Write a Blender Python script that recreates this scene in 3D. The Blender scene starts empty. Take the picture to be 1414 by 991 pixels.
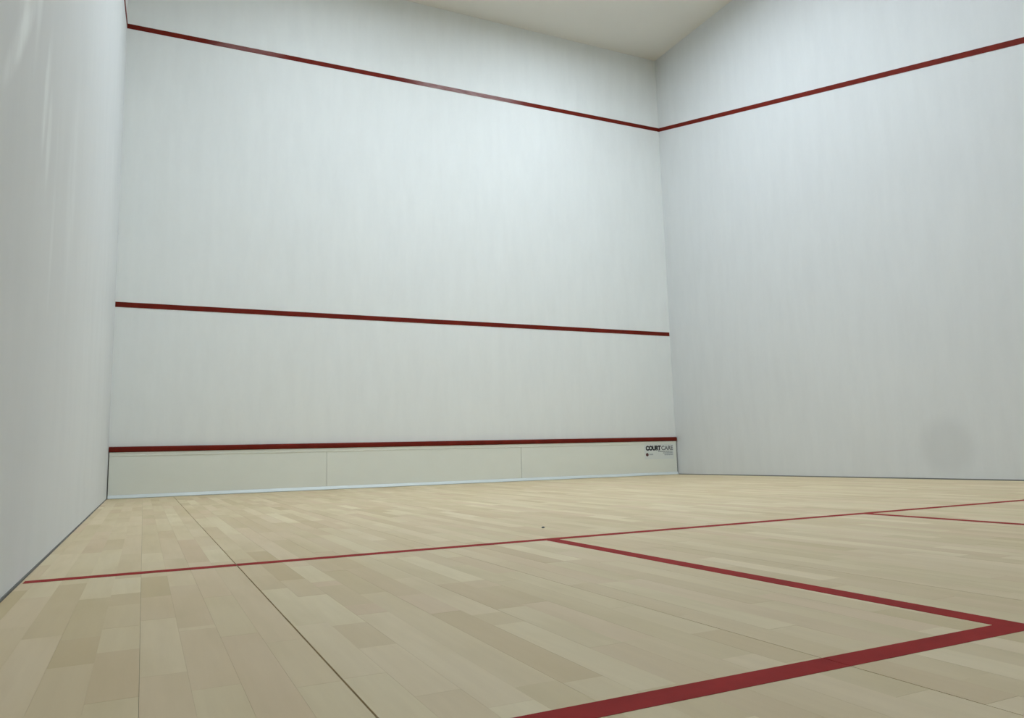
import bpy, math, random
from mathutils import Matrix, Vector
random.seed(11)
S = bpy.context.scene
COL = S.collection

# ------------------------------------------------------------------ court dimensions (metres)
W, L, H = 6.437, 9.75, 5.605          # width, length, height; front wall at y = 0, back wall at y = -L
# ------------------------------------------------------------------ camera
CAM = Vector((0.2918, -7.9176, 0.3095)); YAW, PITCH, ROLL, FPX = -0.4506, 0.1340, 0.0266, 1047.74
Rm = Matrix.Rotation(YAW, 3, 'Z') @ Matrix.Rotation(PITCH, 3, 'X') @ Matrix.Rotation(ROLL, 3, 'Y')
right, fwd, up = Rm.col[0].copy(), Rm.col[1].copy(), Rm.col[2].copy()
cd = bpy.data.cameras.new('camera'); cam = bpy.data.objects.new('camera', cd); COL.objects.link(cam)
cd.sensor_fit = 'HORIZONTAL'; cd.sensor_width = 36; cd.lens = FPX / 1414 * 36
cd.shift_x = 1.58 / 1414; cd.shift_y = -9.91 / 1414; cd.clip_start = 0.02
M4 = Matrix((right, up, -fwd)).transposed().to_4x4(); M4.translation = CAM
cam.matrix_world = M4; S.camera = cam
# ------------------------------------------------------------------ world, exposure
w = bpy.data.worlds.new('world'); S.world = w; w.use_nodes = True
w.node_tree.nodes['Background'].inputs[0].default_value = (0.5, 0.55, 0.6, 1)
w.node_tree.nodes['Background'].inputs[1].default_value = 0.05
S.view_settings.view_transform = 'Standard'; S.view_settings.look = 'None'
S.view_settings.gamma = 1; S.view_settings.use_curve_mapping = False
S.view_settings.exposure = 0.0
LIGHT_COL = (0.872, 0.99, 1.12)
LAMPS = [(1.9, -2.1, 16), (4.55, -2.1, 28), (2.5, -4.0, 30), (3.55, -4.0, 35), (1.55, -7.5, 2.5), (5.05, -7.5, 2)]  # x, y, emission

# ------------------------------------------------------------------ material helpers
def new_mat(name, base=(.8, .8, .8), rough=.5, spec=.5, metal=0):
    m = bpy.data.materials.new(name); m.use_nodes = True
    nt = m.node_tree; b = nt.nodes['Principled BSDF']
    b.inputs['Base Color'].default_value = (*base, 1); b.inputs['Roughness'].default_value = rough
    b.inputs['Metallic'].default_value = metal; b.inputs['Specular IOR Level'].default_value = spec
    return m, nt, b
def node(nt, kind, **kw):
    n = nt.nodes.new(kind)
    for k, v in kw.items():
        if k.startswith('i_'): n.inputs[k[2:].replace('_', ' ')].default_value = v
        else: setattr(n, k, v)
    return n
def coords(nt, scale=(1, 1, 1), loc=(0, 0, 0), rot=(0, 0, 0)):
    g = node(nt, 'ShaderNodeNewGeometry'); mp = node(nt, 'ShaderNodeMapping')
    mp.inputs['Scale'].default_value = scale; mp.inputs['Location'].default_value = loc; mp.inputs['Rotation'].default_value = rot
    nt.links.new(g.outputs['Position'], mp.inputs['Vector']); return mp.outputs[0]
def noise(nt, vec, scale, detail=3, rough=.5):
    n = node(nt, 'ShaderNodeTexNoise'); n.inputs['Scale'].default_value = scale
    n.inputs['Detail'].default_value = detail; n.inputs['Roughness'].default_value = rough
    nt.links.new(vec, n.inputs['Vector']); return n.outputs['Fac']
def mrange(nt, v, a, b, c, d, smooth=False):
    n = node(nt, 'ShaderNodeMapRange'); n.clamp = True
    if smooth: n.interpolation_type = 'SMOOTHSTEP'
    for i, x in zip((1, 2, 3, 4), (a, b, c, d)): n.inputs[i].default_value = x
    nt.links.new(v, n.inputs[0]); return n.outputs[0]
def math_(nt, op, a, b=None):
    n = node(nt, 'ShaderNodeMath', operation=op)
    for i, x in enumerate((a, b)):
        if x is None: continue
        if isinstance(x, (int, float)): n.inputs[i].default_value = x
        else: nt.links.new(x, n.inputs[i])
    return n.outputs[0]
def mix(nt, fac, a, b, mode='MIX'):
    n = node(nt, 'ShaderNodeMix', data_type='RGBA', blend_type=mode)
    for i, x in ((0, fac), (6, a), (7, b)):
        if isinstance(x, tuple): n.inputs[i].default_value = (*x, 1)
        elif isinstance(x, (int, float)): n.inputs[i].default_value = x
        else: nt.links.new(x, n.inputs[i])
    return n.outputs[2]
def bump(nt, b, h, strength, dist):
    n = node(nt, 'ShaderNodeBump'); n.inputs['Strength'].default_value = strength; n.inputs['Distance'].default_value = dist
    nt.links.new(h, n.inputs['Height']); nt.links.new(n.outputs[0], b.inputs['Normal'])
def blob(nt, c, r):          # 1 inside an ellipsoid about c, soft edge: shapes the wall stain and the pale line stretches
    v = coords(nt, tuple(1 / x for x in r), tuple(-a / x for a, x in zip(c, r)))
    ln = node(nt, 'ShaderNodeVectorMath', operation='LENGTH'); nt.links.new(v, ln.inputs[0])
    return mrange(nt, ln.outputs['Value'], .5, 1.2, 1, 0, True)

SHEEN_STREAKS = [(-6.15, 1.08, -5.70, 1.55, .05, .9), (-5.98, 1.20, -5.80, 1.75, .08, .7), (-5.72, 1.30, -5.60, 1.95, .06, .45), (-5.50, 1.16, -5.40, 1.62, .060, .8),
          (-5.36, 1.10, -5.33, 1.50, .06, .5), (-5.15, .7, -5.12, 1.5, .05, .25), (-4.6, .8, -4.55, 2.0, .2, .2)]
WALL = (.79, .805, .785)
def wall_mat(name, stains=(), sheen=False, tint=WALL):
    m, nt, b = new_mat(name, tint, .65, .15)
    sy = 2.6 if sheen else 6
    streak = noise(nt, coords(nt, (6, sy, 1.1)), 1.6, 3 if sheen else 4, .55)          # trowel and brush marks running down
    fine = noise(nt, coords(nt, (22, 22, 9)), 1.5, 3, .6)
    cloud = noise(nt, coords(nt, (1, 1, 1)), .9, 2)
    f = math_(nt, 'ADD', math_(nt, 'MULTIPLY', streak, .6), math_(nt, 'MULTIPLY', fine, .2))
    f = math_(nt, 'ADD', f, math_(nt, 'MULTIPLY', cloud, .3))
    lo = tuple(x * .972 for x in tint); hi = tuple(min(1, x * 1.025) for x in tint)
    c = mix(nt, mrange(nt, f, .36, .74, 0, 1), lo, hi)
    for (ce, ra, k) in stains:
        s = math_(nt, 'MULTIPLY', blob(nt, ce, ra), k)
        c = mix(nt, s, c, tuple(x * .80 for x in tint))
    if sheen:                                                     # glancing-light streaks painted into the left wall colour: (y, z) ends, half width, strength
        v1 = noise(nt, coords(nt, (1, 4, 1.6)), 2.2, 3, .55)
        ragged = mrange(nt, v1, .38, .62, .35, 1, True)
        for (ya, za, yb, zb, hw, k) in SHEEN_STREAKS:
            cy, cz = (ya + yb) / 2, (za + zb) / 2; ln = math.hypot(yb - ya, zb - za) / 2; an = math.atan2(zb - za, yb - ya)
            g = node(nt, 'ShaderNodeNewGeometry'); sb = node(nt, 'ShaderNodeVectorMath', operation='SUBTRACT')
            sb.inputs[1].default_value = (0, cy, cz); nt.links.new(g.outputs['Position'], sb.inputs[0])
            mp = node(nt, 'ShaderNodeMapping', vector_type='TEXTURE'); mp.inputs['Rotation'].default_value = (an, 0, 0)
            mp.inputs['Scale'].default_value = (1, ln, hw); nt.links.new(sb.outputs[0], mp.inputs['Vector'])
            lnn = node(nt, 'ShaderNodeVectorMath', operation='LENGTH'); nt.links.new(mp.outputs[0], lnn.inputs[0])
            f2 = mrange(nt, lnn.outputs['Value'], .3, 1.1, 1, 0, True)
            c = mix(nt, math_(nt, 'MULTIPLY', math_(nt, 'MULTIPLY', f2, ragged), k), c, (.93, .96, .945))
    nt.links.new(c, b.inputs['Base Color'])
    bump(nt, b, fine, .12, .004)
    return m
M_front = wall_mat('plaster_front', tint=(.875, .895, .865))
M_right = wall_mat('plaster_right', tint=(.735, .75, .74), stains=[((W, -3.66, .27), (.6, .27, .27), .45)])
M_left = wall_mat('plaster_left', sheen=True, tint=(.735, .75, .74))
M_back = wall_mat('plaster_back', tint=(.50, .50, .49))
M_ceil, nt, b = new_mat('ceiling_paint', (.76, .735, .67), .8, .2)
nt.links.new(mix(nt, noise(nt, coords(nt), 3, 3), (.80, .77, .70), (.83, .80, .73)), b.inputs['Base Color'])
M_dark, *_ = new_mat('dark_joint', (.035, .032, .028), .9, .1)
M_seal, *_ = new_mat('grey_sealant', (.22, .22, .21), .9, .1)

def red_mat(name, base, paled=False, rough=.65, spec=.14):
    m, nt, b = new_mat(name, base, rough, spec)
    n = noise(nt, coords(nt, (1, 1, 1)), 9, 4, .6)
    c = mix(nt, mrange(nt, n, .3, .7, 0, 1), tuple(x * .82 for x in base), tuple(min(1, x * 1.12) for x in base))
    if paled:                                                       # stretches of the front out line that are paler
        n2 = noise(nt, coords(nt, (3, 3, 12)), 2.2, 4, .6)
        wa = mrange(nt, n2, .25, .6, .35, 1)
        s = math_(nt, 'MAXIMUM', blob(nt, (3.62, 0, 4.6), (.75, .3, .3)), math_(nt, 'MULTIPLY', blob(nt, (1.15, 0, 4.6), (.38, .3, .3)), .45))
        c = mix(nt, math_(nt, 'MULTIPLY', math_(nt, 'MULTIPLY', s, wa), .62), c, (.50, .38, .37))
    nt.links.new(c, b.inputs['Base Color']); return m
M_red = red_mat('wall_line_red', (.17, .015, .007))
M_red_paled = red_mat('wall_line_red_paled', (.17, .015, .007), True)
M_red_floor = red_mat('floor_line_red', (.35, .028, .024), rough=.75, spec=.08)
M_tin, nt, b = new_mat('tin_sheet', (.72, .76, .68), .45, .4)
nt.links.new(mix(nt, noise(nt, coords(nt, (2, 2, 3)), 2.5, 3), (.82, .84, .755), (.86, .88, .795)), b.inputs['Base Color'])
M_tinstrip, *_ = new_mat('tin_bottom_strip', (.76, .82, .81), .4, .5)
M_sticker, *_ = new_mat('sticker_film', (.78, .81, .77), .5, .3)
M_black, *_ = new_mat('print_black', (.025, .025, .03), .5)
M_grey, *_ = new_mat('print_grey', (.16, .165, .17), .5)
M_pale, *_ = new_mat('print_pale_grey', (.42, .45, .46), .5)
M_logo, *_ = new_mat('print_dark_red', (.10, .02, .02), .5)

# plank wood: per-plank tone comes from the mesh attribute, grain runs along the court
M_wood, nt, b = new_mat('beech_plank', (.6, .5, .36), .5, .22)
at = node(nt, 'ShaderNodeAttribute', attribute_name='tone'); sp = node(nt, 'ShaderNodeSeparateColor')
nt.links.new(at.outputs['Color'], sp.inputs[0])
g = node(nt, 'ShaderNodeNewGeometry'); off = node(nt, 'ShaderNodeVectorMath', operation='SCALE')
nt.links.new(at.outputs['Color'], off.inputs[0]); off.inputs['Scale'].default_value = 37
ad = node(nt, 'ShaderNodeVectorMath', operation='ADD'); nt.links.new(g.outputs['Position'], ad.inputs[0]); nt.links.new(off.outputs[0], ad.inputs[1])
def pm(scale):
    mp = node(nt, 'ShaderNodeMapping'); mp.inputs['Scale'].default_value = scale
    nt.links.new(ad.outputs[0], mp.inputs['Vector']); return mp.outputs[0]
grain = noise(nt, pm((60, 3.2, 1)), 1.0, 4, .6); patch = noise(nt, pm((9, 2.2, 1)), 1.0, 3)
c = mix(nt, sp.outputs[0], (.60, .465, .245), (.80, .675, .445))
c = mix(nt, math_(nt, 'MULTIPLY', sp.outputs[1], .55), c, (.70, .50, .33))
c = mix(nt, math_(nt, 'MULTIPLY', mrange(nt, grain, .35, .75, 0, 1), .16), c, (.52, .39, .22))
c = mix(nt, math_(nt, 'MULTIPLY', mrange(nt, patch, .5, .75, 0, 1), .35), c, (.58, .47, .27))
nt.links.new(c, b.inputs['Base Color'])
nt.links.new(mrange(nt, patch, .3, .7, .45, .58), b.inputs['Roughness'])

# ------------------------------------------------------------------ mesh helpers
def box_data(x0, x1, y0, y1, z0, z1, k=0):
    v = [(x0, y0, z0), (x1, y0, z0), (x1, y1, z0), (x0, y1, z0), (x0, y0, z1), (x1, y0, z1), (x1, y1, z1), (x0, y1, z1)]
    f = [(0, 3, 2, 1), (4, 5, 6, 7), (0, 1, 5, 4), (1, 2, 6, 5), (2, 3, 7, 6), (3, 0, 4, 7)]
    return v, [tuple(i + k for i in q) for q in f]
def make(name, v, f, mat, parent=None, **props):
    me = bpy.data.meshes.new(name); me.from_pydata(v, [], f); me.materials.append(mat)
    o = bpy.data.objects.new(name, me); COL.objects.link(o)
    if parent: o.parent = parent
    for k, x in props.items(): o[k] = x
    return o
def boxes(name, lst, mat, parent=None, bevel=0, **props):
    V, F = [], []
    for bx in lst:
        v, f = box_data(*bx, k=len(V)); V += v; F += f
    o = make(name, V, F, mat, parent, **props)
    if bevel:
        m = o.modifiers.new('bevel', 'BEVEL'); m.width = bevel; m.segments = 2; m.limit_method = 'ANGLE'
    return o

# ------------------------------------------------------------------ setting
T = .12
wall_front = boxes('wall_front', [(-T, W + T, 0, T, -.05, H + .05)], M_front, kind='structure')
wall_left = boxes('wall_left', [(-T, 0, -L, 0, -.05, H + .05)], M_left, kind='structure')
wall_right = boxes('wall_right', [(W, W + T, -L, 0, -.05, H + .05)], M_right, kind='structure')
wall_back = boxes('wall_back', [(-T, W + T, -L - T, -L, -.05, H + .05)], M_back, kind='structure')
boxes('baseboard_right', [(W - .003, W, -L, -.03, -.02, .009)], M_seal, kind='structure')
boxes('baseboard_left', [(0, .003, -L, -.03, -.02, .006)], M_seal, kind='structure')
ceiling = boxes('ceiling', [(-T, W + T, -L - T, T, H, H + .1)], M_ceil, kind='structure')
boxes('panel', [(.62, 5.83, -9.1, -.68, H - .012, H)], M_ceil, ceiling, bevel=.002)
floor = boxes('floor', [(-T, W + T, -L - T, T, -.12, -.014)], M_dark, kind='structure')

# planks: strips 64.5 mm wide along the court, staves of random length
PW = .0647; X0 = .010
GAP_BIG = {}                                        # heavier expansion joints: x -> gap
seams = []
x = X0; i = 0
edges = [.556 + PW * k for k in range(-9, 100)]
edges = [e for e in edges if X0 + .02 < e < W - .03]
edges = [.0045] + edges + [W - .010]
def gap_at(e):
    if abs(e - .556) < .01: return .0030
    k = round((e - .556) / PW)
    if k == -4: return .0004
    if k % 10 == 0: return .0015
    if k % 2 == 0: return .00028
    return .00016
# tones read off the photograph for a few staves that stand out: (x, y) inside the stave -> (tone, pinkness)
def to_px(p):
    d = Vector(p) - CAM; a, bq, cq = d.dot(right), d.dot(fwd), d.dot(up)
    return (707 - 1.58 + FPX * a / bq, 495.5 - 9.91 - FPX * cq / bq) if bq > .15 else None
staves = []
for s in range(len(edges) - 1):
    a, bb = edges[s], edges[s + 1]
    ga, gb = (0 if s == 0 else gap_at(a) / 2), (0 if s == len(edges) - 2 else gap_at(bb) / 2)
    y = -L + .01 - random.random() * .3
    while y < -.006:
        ln = random.choice((.28, .34, .40, .46, .55, .62, .70, .80)) + random.uniform(-.03, .03)
        y1 = min(y + ln, -.006); y0 = max(y, -L + .01)
        if y1 > y0 + .01:
            if y1 > -.2 and -.006 - y1 < .12: y1 = -.006
            tone = min(1, max(0, random.gauss(.55, .19))); pink = max(0, min(1, random.gauss(.25, .3)))
            staves.append([a + ga, bb - gb, y0, y1 - .0002, tone, pink, random.random()])
        y = y1
FORCED = [(.957, -6.47, -6.12, .12, .45), (1.05, -6.45, -6.22, .2, .2), (.85, -6.97, -6.44, .12, .35), (.86, -6.215, -5.72, .2, .5),
          (.68, -6.44, -6.09, .9, .0), (.60, -6.40, -5.95, .8, .0), (.385, -6.74, -6.33, .45, .6), (.265, -6.73, -6.43, .1, .5), (.202, -6.9, -6.5, .3, .3),
          (1.20, -7.05, -6.84, .15, .3), (.465, -6.95, -6.42, .4, .7), (.33, -6.18, -5.89, .3, .5), (.398, -6.30, -5.75, .35, .6), (.735, -6.26, -5.98, .3, .35),
          (.235, -5.80, -5.52, .85, 0), (.80, -4.40, -3.33, .15, .4), (.74, -4.10, -3.3, .3, .3), (.66, -4.4, -3.2, .9, 0), (.50, -5.33, -4.95, .95, 0),
          (1.70, -5.08, -3.9, .15, .45), (1.38, -4.95, -4.1, .2, .3), (.92, -7.05, -6.6, .75, 0)]
for (fx, ya, yb, t, p) in FORCED:
    row = [q for q in staves if q[0] < fx < q[1]]
    if not row: continue
    a, bb = row[0][0], row[0][1]
    for q in row:
        if q[2] >= ya - .01 and q[3] <= yb + .01: staves.remove(q)
        elif q[2] < ya and q[3] > yb: staves.append([a, bb, yb, q[3], q[4], q[5], q[6]]); q[3] = ya - .0002
        elif q[2] < ya < q[3]: q[3] = ya - .0002
        elif q[2] < yb < q[3]: q[2] = yb
    staves.append([a, bb, ya, yb - .0002, .55 + (t - .55) * .75, p, random.random()])
def seen_area(st):
    x0, x1, y0, y1 = st[:4]; pts = []
    for (xx, yy) in ((x0, y0), (x1, y0), (x1, y1), (x0, y1)):
        q = to_px((xx, yy, 0))
        if q is None: return 0
        pts.append((min(1414, max(0, q[0])), min(991, max(0, q[1]))))
    return abs(sum(pts[i][0] * pts[(i + 1) % 4][1] - pts[(i + 1) % 4][0] * pts[i][1] for i in range(4))) / 2
staves.sort(key=seen_area, reverse=True)
def add_tone(me, cols):
    at = me.color_attributes.new('tone', 'FLOAT_COLOR', 'POINT')
    at.data.foreach_set('color', [q for c in cols for q in c])
for st in staves[:300]:
    x0, x1, y0, y1, t, p, r = st; z = random.uniform(-.0001, .0001)
    v, f = box_data(x0, x1, y0, y1, -.014, z)
    o = make('plank', v, f, M_wood, floor); add_tone(o.data, [(t, p, r, 1)] * 8)
V, F, C = [], [], []
for st in staves[300:]:
    x0, x1, y0, y1, t, p, r = st
    v, f = box_data(x0, x1, y0, y1, -.014, random.uniform(-.0001, .0001), k=len(V)); V += v; F += f; C += [(t, p, r, 1)] * 8
o = make('planks', V, F, M_wood, floor, kind='stuff'); add_tone(o.data, C)

# ------------------------------------------------------------------ floor lines (paint film, broken where the wide joints cross)
ZL = .0006
SY0, SY1 = -5.456, -5.406           # short line
def cut_runs(xa, xb):
    cuts = [e for e in edges if xa < e < xb and gap_at(e) > .0014]; out = []; p = xa
    for e in cuts: out.append((p, e - gap_at(e) / 2)); p = e + gap_at(e) / 2
    return out + [(p, xb)]
boxes('short_line', [(a, b2, SY0, SY1, .0001, ZL) for a, b2 in cut_runs(.011, W - .011)], M_red_floor, floor, label='thin red short line across the floor')
BY0, BY1, BX0, BX1 = -7.110, -7.060, 1.604, 1.655
boxes('service_box_line', [(a, b2, BY0, BY1, .0001, ZL) for a, b2 in cut_runs(.011, BX1)] + [(BX0, BX1, BY1, SY0, .0001, ZL)], M_red_floor, floor, label='red L-shaped outline of the left service box')
boxes('service_box_line', [(a, b2, BY0, BY1, .0001, ZL) for a, b2 in cut_runs(W - BX1, W - .011)] + [(W - BX1, W - BX0, BY1, SY0, .0001, ZL)], M_red_floor, floor, label='red outline of the right service box')
boxes('half_court_line', [(3.23, 3.28, -L + .02, SY0, .0001, ZL)], M_red_floor, floor, label='red half-court line running away from the short line')

# ------------------------------------------------------------------ wall lines
boxes('out_line', [(0.003, W - .003, -.004, 0, 4.583, 4.633)], M_red_paled, wall_front, bevel=.001, label='red out line with a pale stretch')
boxes('service_line', [(0.003, W - .01, -.004, 0, 1.780, 1.829)], M_red, wall_front, bevel=.001, label='dark red service line')
def side_line(x0, x1, parent, name, lab):
    za, zb = 4.633, 4.633 - .252 * L
    v = [(x0, 0, za - .05), (x1, 0, za - .05), (x1, 0, za), (x0, 0, za), (x0, -L, zb - .05), (x1, -L, zb - .05), (x1, -L, zb), (x0, -L, zb)]
    f = [(0, 1, 2, 3), (7, 6, 5, 4), (0, 4, 5, 1), (1, 5, 6, 2), (2, 6, 7, 3), (3, 7, 4, 0)]
    return make(name, v, f, M_red, parent, label=lab)
side_line(W - .004, W, wall_right, 'out_line', 'red out line sloping down the right wall')
side_line(0, .004, wall_left, 'out_line', 'red out line sloping down the left wall')

# ------------------------------------------------------------------ the tin
tin = bpy.data.objects.new('tin', None); COL.objects.link(tin); tin.location = (W / 2, -.02, 0)
tin['label'] = 'pale grey squash tin with red top board along the foot of the front wall'; tin['category'] = 'tin'
bpy.context.view_layer.update()
def tb(name, lst, mat, parent=tin, bevel=0, **pr):
    ox, oy = (W / 2, -.02)
    return boxes(name, [(a - ox, b2 - ox, c2 - oy, d2 - oy, e, f) for a, b2, c2, d2, e, f in lst], mat, parent, bevel, **pr)
TX0, TX1 = .009, W - .017
tb('backing', [(.004, W - .004, -.012, -.0005, .001, .43)], M_dark)
for a, b2 in ((TX0, 1.983), (1.986, 4.206), (4.210, TX1)):
    tb('panel', [(a, b2, -.024, -.012, .0345, .3843)], M_tin, bevel=.0008)
tb('upper_rail', [(TX0, TX1, -.028, -.012, .3845, .4215)], M_tin, bevel=.002)
v = []                                     # folded foot strip: its face leans back from the floor
for xx in (TX0 - W / 2, TX1 - W / 2):
    v += [(xx, .005, .003), (xx, -.022, .003), (xx, -.021, .009), (xx, -.0055, .034), (xx, .005, .034)]
f = [(0, 1, 2, 3, 4), (9, 8, 7, 6, 5)] + [(k, k + 5, (k + 1) % 5 + 5, (k + 1) % 5) for k in range(5)]
make('bottom_strip', v, f, M_tinstrip, tin, label='pale blue-white strip along the floor')
# red board with rounded front edges
prof = [(0, .423), (.028, .423), (.037, .427), (.040, .436), (.040, .456), (.036, .467), (.026, .472), (0, .472)]
n = len(prof); v = []
for xx, sc in ((.004, 1), (W - .012, 1), (W - .004, .72)):
    for d, z in prof: v.append((xx - W / 2, -d * sc + .0195, .4475 + (z - .4475) * sc))
f = [tuple(range(n))] + [tuple(range(2 * n, 3 * n))[::-1]]
for k in range(2):
    for i in range(n):
        j = (i + 1) % n; f.append((k * n + i, (k + 1) * n + i, (k + 1) * n + j, k * n + j))
make('top_board', v, f, M_red, tin, label='red rounded top board')
# printed sticker by the right end
stk = tb('sticker', [(5.925, 6.375, -.0246, -.024, .20, .392)], M_sticker, label='small sticker printed in black and grey')
def text(body, x, z, size, mat, width=None, bold=0, name='lettering'):
    cu = bpy.data.curves.new(name, 'FONT'); cu.body = body; cu.size = size; cu.offset = bold; cu.extrude = .0003
    tmp = bpy.data.objects.new('tmp', cu); COL.objects.link(tmp)
    me = bpy.data.meshes.new_from_object(tmp.evaluated_get(bpy.context.evaluated_depsgraph_get()))
    bpy.data.objects.remove(tmp); me.materials.clear(); me.materials.append(mat)
    xs = [q.co.x for q in me.vertices]; wd = max(xs) - min(xs); sc = (width / wd) if width else 1
    mn = min(xs)
    for q in me.vertices: q.co = ((q.co.x - mn) * sc + x - W / 2, -.0050 - q.co.z, q.co.y + z)
    o = bpy.data.objects.new(name, me); COL.objects.link(o); o.parent = stk; return o
text('COURT', 5.947, .313, .074, M_black, .232, .0055)
text('CARE', 6.186, .313, .072, M_grey, .180, .0022)
def dashes(name, x0, x1, z, h, mat):          # rows of print too small to read
    out, x = [], x0
    while x < x1 - .004:
        wd = min(random.choice((.010, .016, .024)), x1 - x); out.append((x, x + wd, -.0252, -.0246, z, z + h)); x += wd + .0035
    return tb(name, out, mat, stk)
dashes('fine_print', 6.135, 6.362, .290, .009, M_grey)
dashes('fine_print', 6.21, 6.362, .268, .014, M_pale)
dashes('fine_print', 6.23, 6.362, .246, .014, M_pale)
dashes('fine_print', 5.998, 6.055, .252, .016, M_pale)
seg = 16; v = [(5.966 - W / 2 + .021 * math.cos(k * 2 * math.pi / seg), -.0052, .258 + .021 * math.sin(k * 2 * math.pi / seg)) for k in range(seg)]
v += [(a, -.0046, c3) for a, _, c3 in v]
f = [tuple(range(seg))] + [(k, k + seg, (k + 1) % seg + seg, (k + 1) % seg) for k in range(seg)]
make('emblem', v, f, M_logo, stk)

# ------------------------------------------------------------------ crumb on the floor just beyond the short line
import bmesh
bm = bmesh.new(); bmesh.ops.create_icosphere(bm, subdivisions=2, radius=.006)
for q in bm.verts: q.co = Vector((q.co.x * 1.3, q.co.y * 1.1, q.co.z * .6)) * random.uniform(.85, 1.12)
zmin = min(q.co.z for q in bm.verts)
for q in bm.verts: q.co.z -= zmin
me = bpy.data.meshes.new('crumb'); bm.to_mesh(me); bm.free(); me.materials.append(M_grey)
cr = bpy.data.objects.new('crumb', me); COL.objects.link(cr); cr.location = (1.806, -5.052, .0002)
cr['label'] = 'tiny dark crumb on the pale floor just beyond the short line'; cr['category'] = 'crumb'

# ------------------------------------------------------------------ ceiling lights (outside the frame, overhead)
M_house, *_ = new_mat('lamp_housing', (.75, .75, .73), .5)
def ceiling_light(x, y, e, lab):
    r = bpy.data.objects.new('ceiling_light', None); COL.objects.link(r); r.location = (x, y, H - .012)
    r['label'] = lab; r['category'] = 'ceiling light'; r['group'] = 'ceiling lights over the court'
    hw, hl, dp = .20, .75, .055
    boxes('housing', [(-hw, hw, -hl, hl, -.012, 0), (-hw, -hw + .012, -hl, hl, -dp, -.012), (hw - .012, hw, -hl, hl, -dp, -.012),
                      (-hw + .012, hw - .012, -hl, -hl + .012, -dp, -.012), (-hw + .012, hw - .012, hl - .012, hl, -dp, -.012)], M_house, r)
    m = bpy.data.materials.new('lamp_diffuser'); m.use_nodes = True; nt = m.node_tree; nt.nodes.clear()
    em = nt.nodes.new('ShaderNodeEmission'); em.inputs[0].default_value = (*LIGHT_COL, 1); em.inputs[1].default_value = e
    out = nt.nodes.new('ShaderNodeOutputMaterial'); nt.links.new(em.outputs[0], out.inputs[0])
    boxes('diffuser', [(-hw + .013, hw - .013, -hl + .013, hl - .013, -.045, -.030)], m, r)
for (x, y, e), lab in zip(LAMPS, ('box ceiling light nearest the front wall on the left', 'box ceiling light nearest the front wall on the right',
        'box ceiling light over the short line on the left', 'box ceiling light over the short line on the right',
        'box ceiling light near the back wall on the left', 'box ceiling light near the back wall on the right')):
    ceiling_light(x, y, e, lab)
